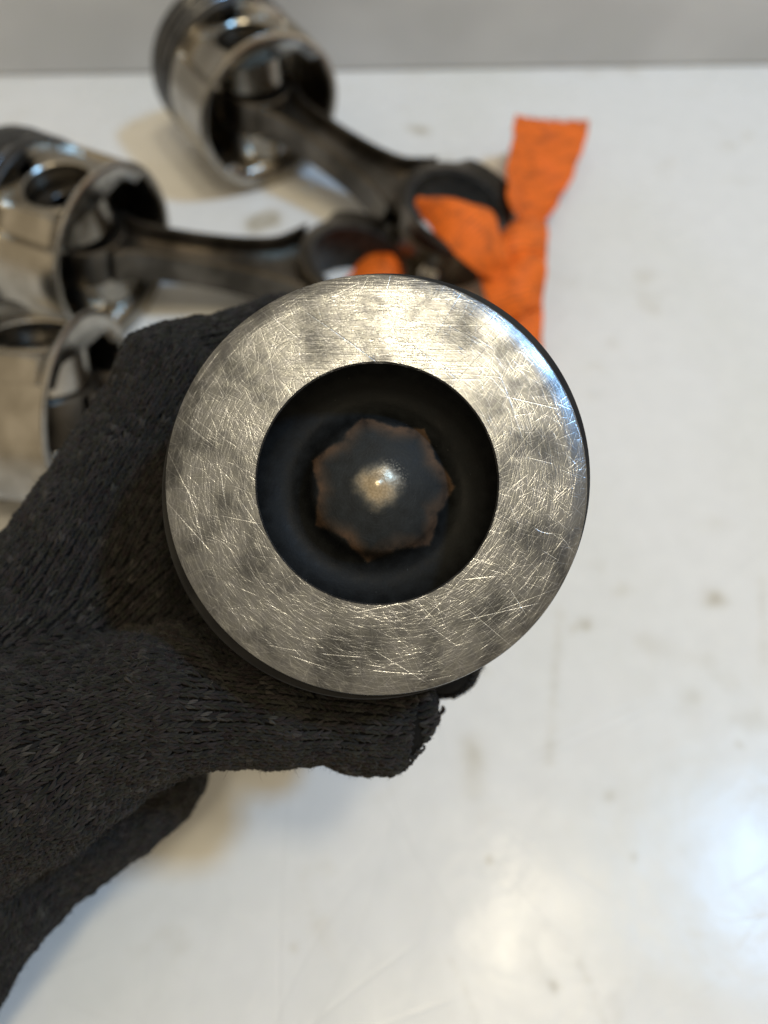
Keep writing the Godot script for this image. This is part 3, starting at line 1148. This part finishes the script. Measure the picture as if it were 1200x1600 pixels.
	piston_at(a, "farthest piston, lying nearest the grey board, its rod pointing at the orange strap", G(702, 356, 0.0160) - a * Vector3(0, PIN_Y, 0))
	var b := lying(G(128, 378, 0.0420), 65.0)
	piston_at(b, "piston at the left edge with its dark pin hole on top, rod pointing right", G(522, 438, 0.0135) - b * Vector3(0, PIN_Y, 0))
	var c := lying(G(75, 636, 0.0420), 82.0, 0.0, 27.0)
	piston_at(c, "piston cut off by the left picture edge, lying just above the gloved hand", Vector3(0.117, -0.028, -0.036), c.basis.x)
	# the held piston faces the camera
	var top := P(590, 754, 148.5)
	var y := (-cf + cr * 0.02 + cu * 0.035).normalized()
	var x := (cr.rotated(cf, 0.5) - y * cr.rotated(cf, 0.5).dot(y)).normalized()
	x = (cr - y * cr.dot(y)).normalized()
	piston_at(Transform3D(Basis(x, y, x.cross(y)), top), "held piston in front, its scratched bare crown and sooty bowl facing the camera", Vector3.ZERO, Vector3.UP, true)

	# orange strap knotted through the rods
	M.strap = strap_material()
	var so := G(800, 400, 0.02)
	var strap := base("orange_strap", so)
	tag(strap, "frayed orange woven strap knotted through the big ends of the connecting rods", "strap")
	put("strap_tail", ribbon_mesh(edge_rows([[803, 184, 0.030, 921, 189, 0.014], [798, 222, 0.032, 907, 240, 0.012], [790, 275, 0.034, 888, 288, 0.010], [794, 312, 0.034, 868, 325, 0.014], [812, 342, 0.030, 850, 350, 0.022], [808, 375, 0.024, 850, 376, 0.024]]), so, 0.0009, 1, -0.007), M.strap, strap)
	put("strap_knot", ribbon_mesh(edge_rows([[806, 348, 0.022, 854, 350, 0.022], [778, 372, 0.029, 857, 366, 0.027], [752, 404, 0.030, 855, 384, 0.028], [748, 432, 0.026, 853, 404, 0.024]]), so, 0.0014, 2, 0.009), M.strap, strap)
	put("strap_wrap", ribbon_mesh(edge_rows([[752, 408, 0.020, 852, 386, 0.020], [751, 432, 0.026, 853, 412, 0.025], [762, 470, 0.024, 850, 446, 0.022], [782, 500, 0.016, 846, 478, 0.016]]), so, 0.0012, 6, 0.008), M.strap, strap)
	put("strap_tail", ribbon_mesh(edge_rows([[770, 455, 0.014, 848, 445, 0.014], [786, 490, 0.015, 848, 474, 0.015], [800, 520, 0.012, 848, 508, 0.012], [808, 555, 0.008, 848, 545, 0.009], [815, 600, 0.006, 850, 590, 0.006]]), so, 0.0009, 3, 0.002), M.strap, strap)
	put("strap_loop", ribbon_mesh(edge_rows([[650, 322, 0.040, 664, 313, 0.041], [668, 352, 0.044, 714, 316, 0.046], [700, 386, 0.045, 766, 328, 0.046], [738, 416, 0.040, 785, 370, 0.040], [775, 436, 0.030, 808, 392, 0.032]]), so, 0.0009, 4, 0.009), M.strap, strap)
	put("strap_loop", ribbon_mesh(edge_rows([[540, 436, 0.006, 596, 384, 0.009], [566, 440, 0.010, 612, 384, 0.013], [596, 446, 0.013, 634, 392, 0.015], [632, 446, 0.010, 656, 406, 0.010]]), so, 0.0009, 5), M.strap, strap)

	for i in 70:
		var w := rng.randf()
		var p := (G(803, 184, 0.030).lerp(G(921, 189, 0.014), w) + Vector3(0, -0.001, 0)) - so + Vector3(0, rng.randfn(0, 0.0004), 0)
		var d := Vector3(rng.randfn(0, 0.5), rng.randfn(0.2, 0.4), -1).normalized()
		var path := []
		var rad := []
		for k in 5:
			path.append(p)
			rad.append(0.00022 if k < 4 else 0.00008)
			p += d * rng.randf_range(0.0003, 0.0009)
			d = (d + Vector3(rng.randfn(), rng.randfn(), rng.randfn()) * 0.35).normalized()
		var k2 := rng.randf_range(0.25, 0.9)
		yarn(path, rad, 4, Color(0.75 * k2, 0.14 * k2, 0.012))
	M.fray = StandardMaterial3D.new()
	M.fray.vertex_color_use_as_albedo = true
	M.fray.roughness = 0.85
	tag(put("frayed_thread", take_yarn(), M.fray, strap), "", "", "", "stuff")

	# glove
	M.glove = mottled(Color(0.006, 0.0057, 0.0054), Color(0.010, 0.0095, 0.009), 0.05, 121, 0.0, 0.95, 60.0)
	M.glove.metallic_specular = 0.2
	M.yarn = StandardMaterial3D.new()
	M.yarn.vertex_color_use_as_albedo = true
	M.yarn.roughness = 0.9
	M.yarn.metallic_specular = 0.25
	M.yarn.rim_enabled = true
	M.yarn.rim = 0.05
	make_glove()
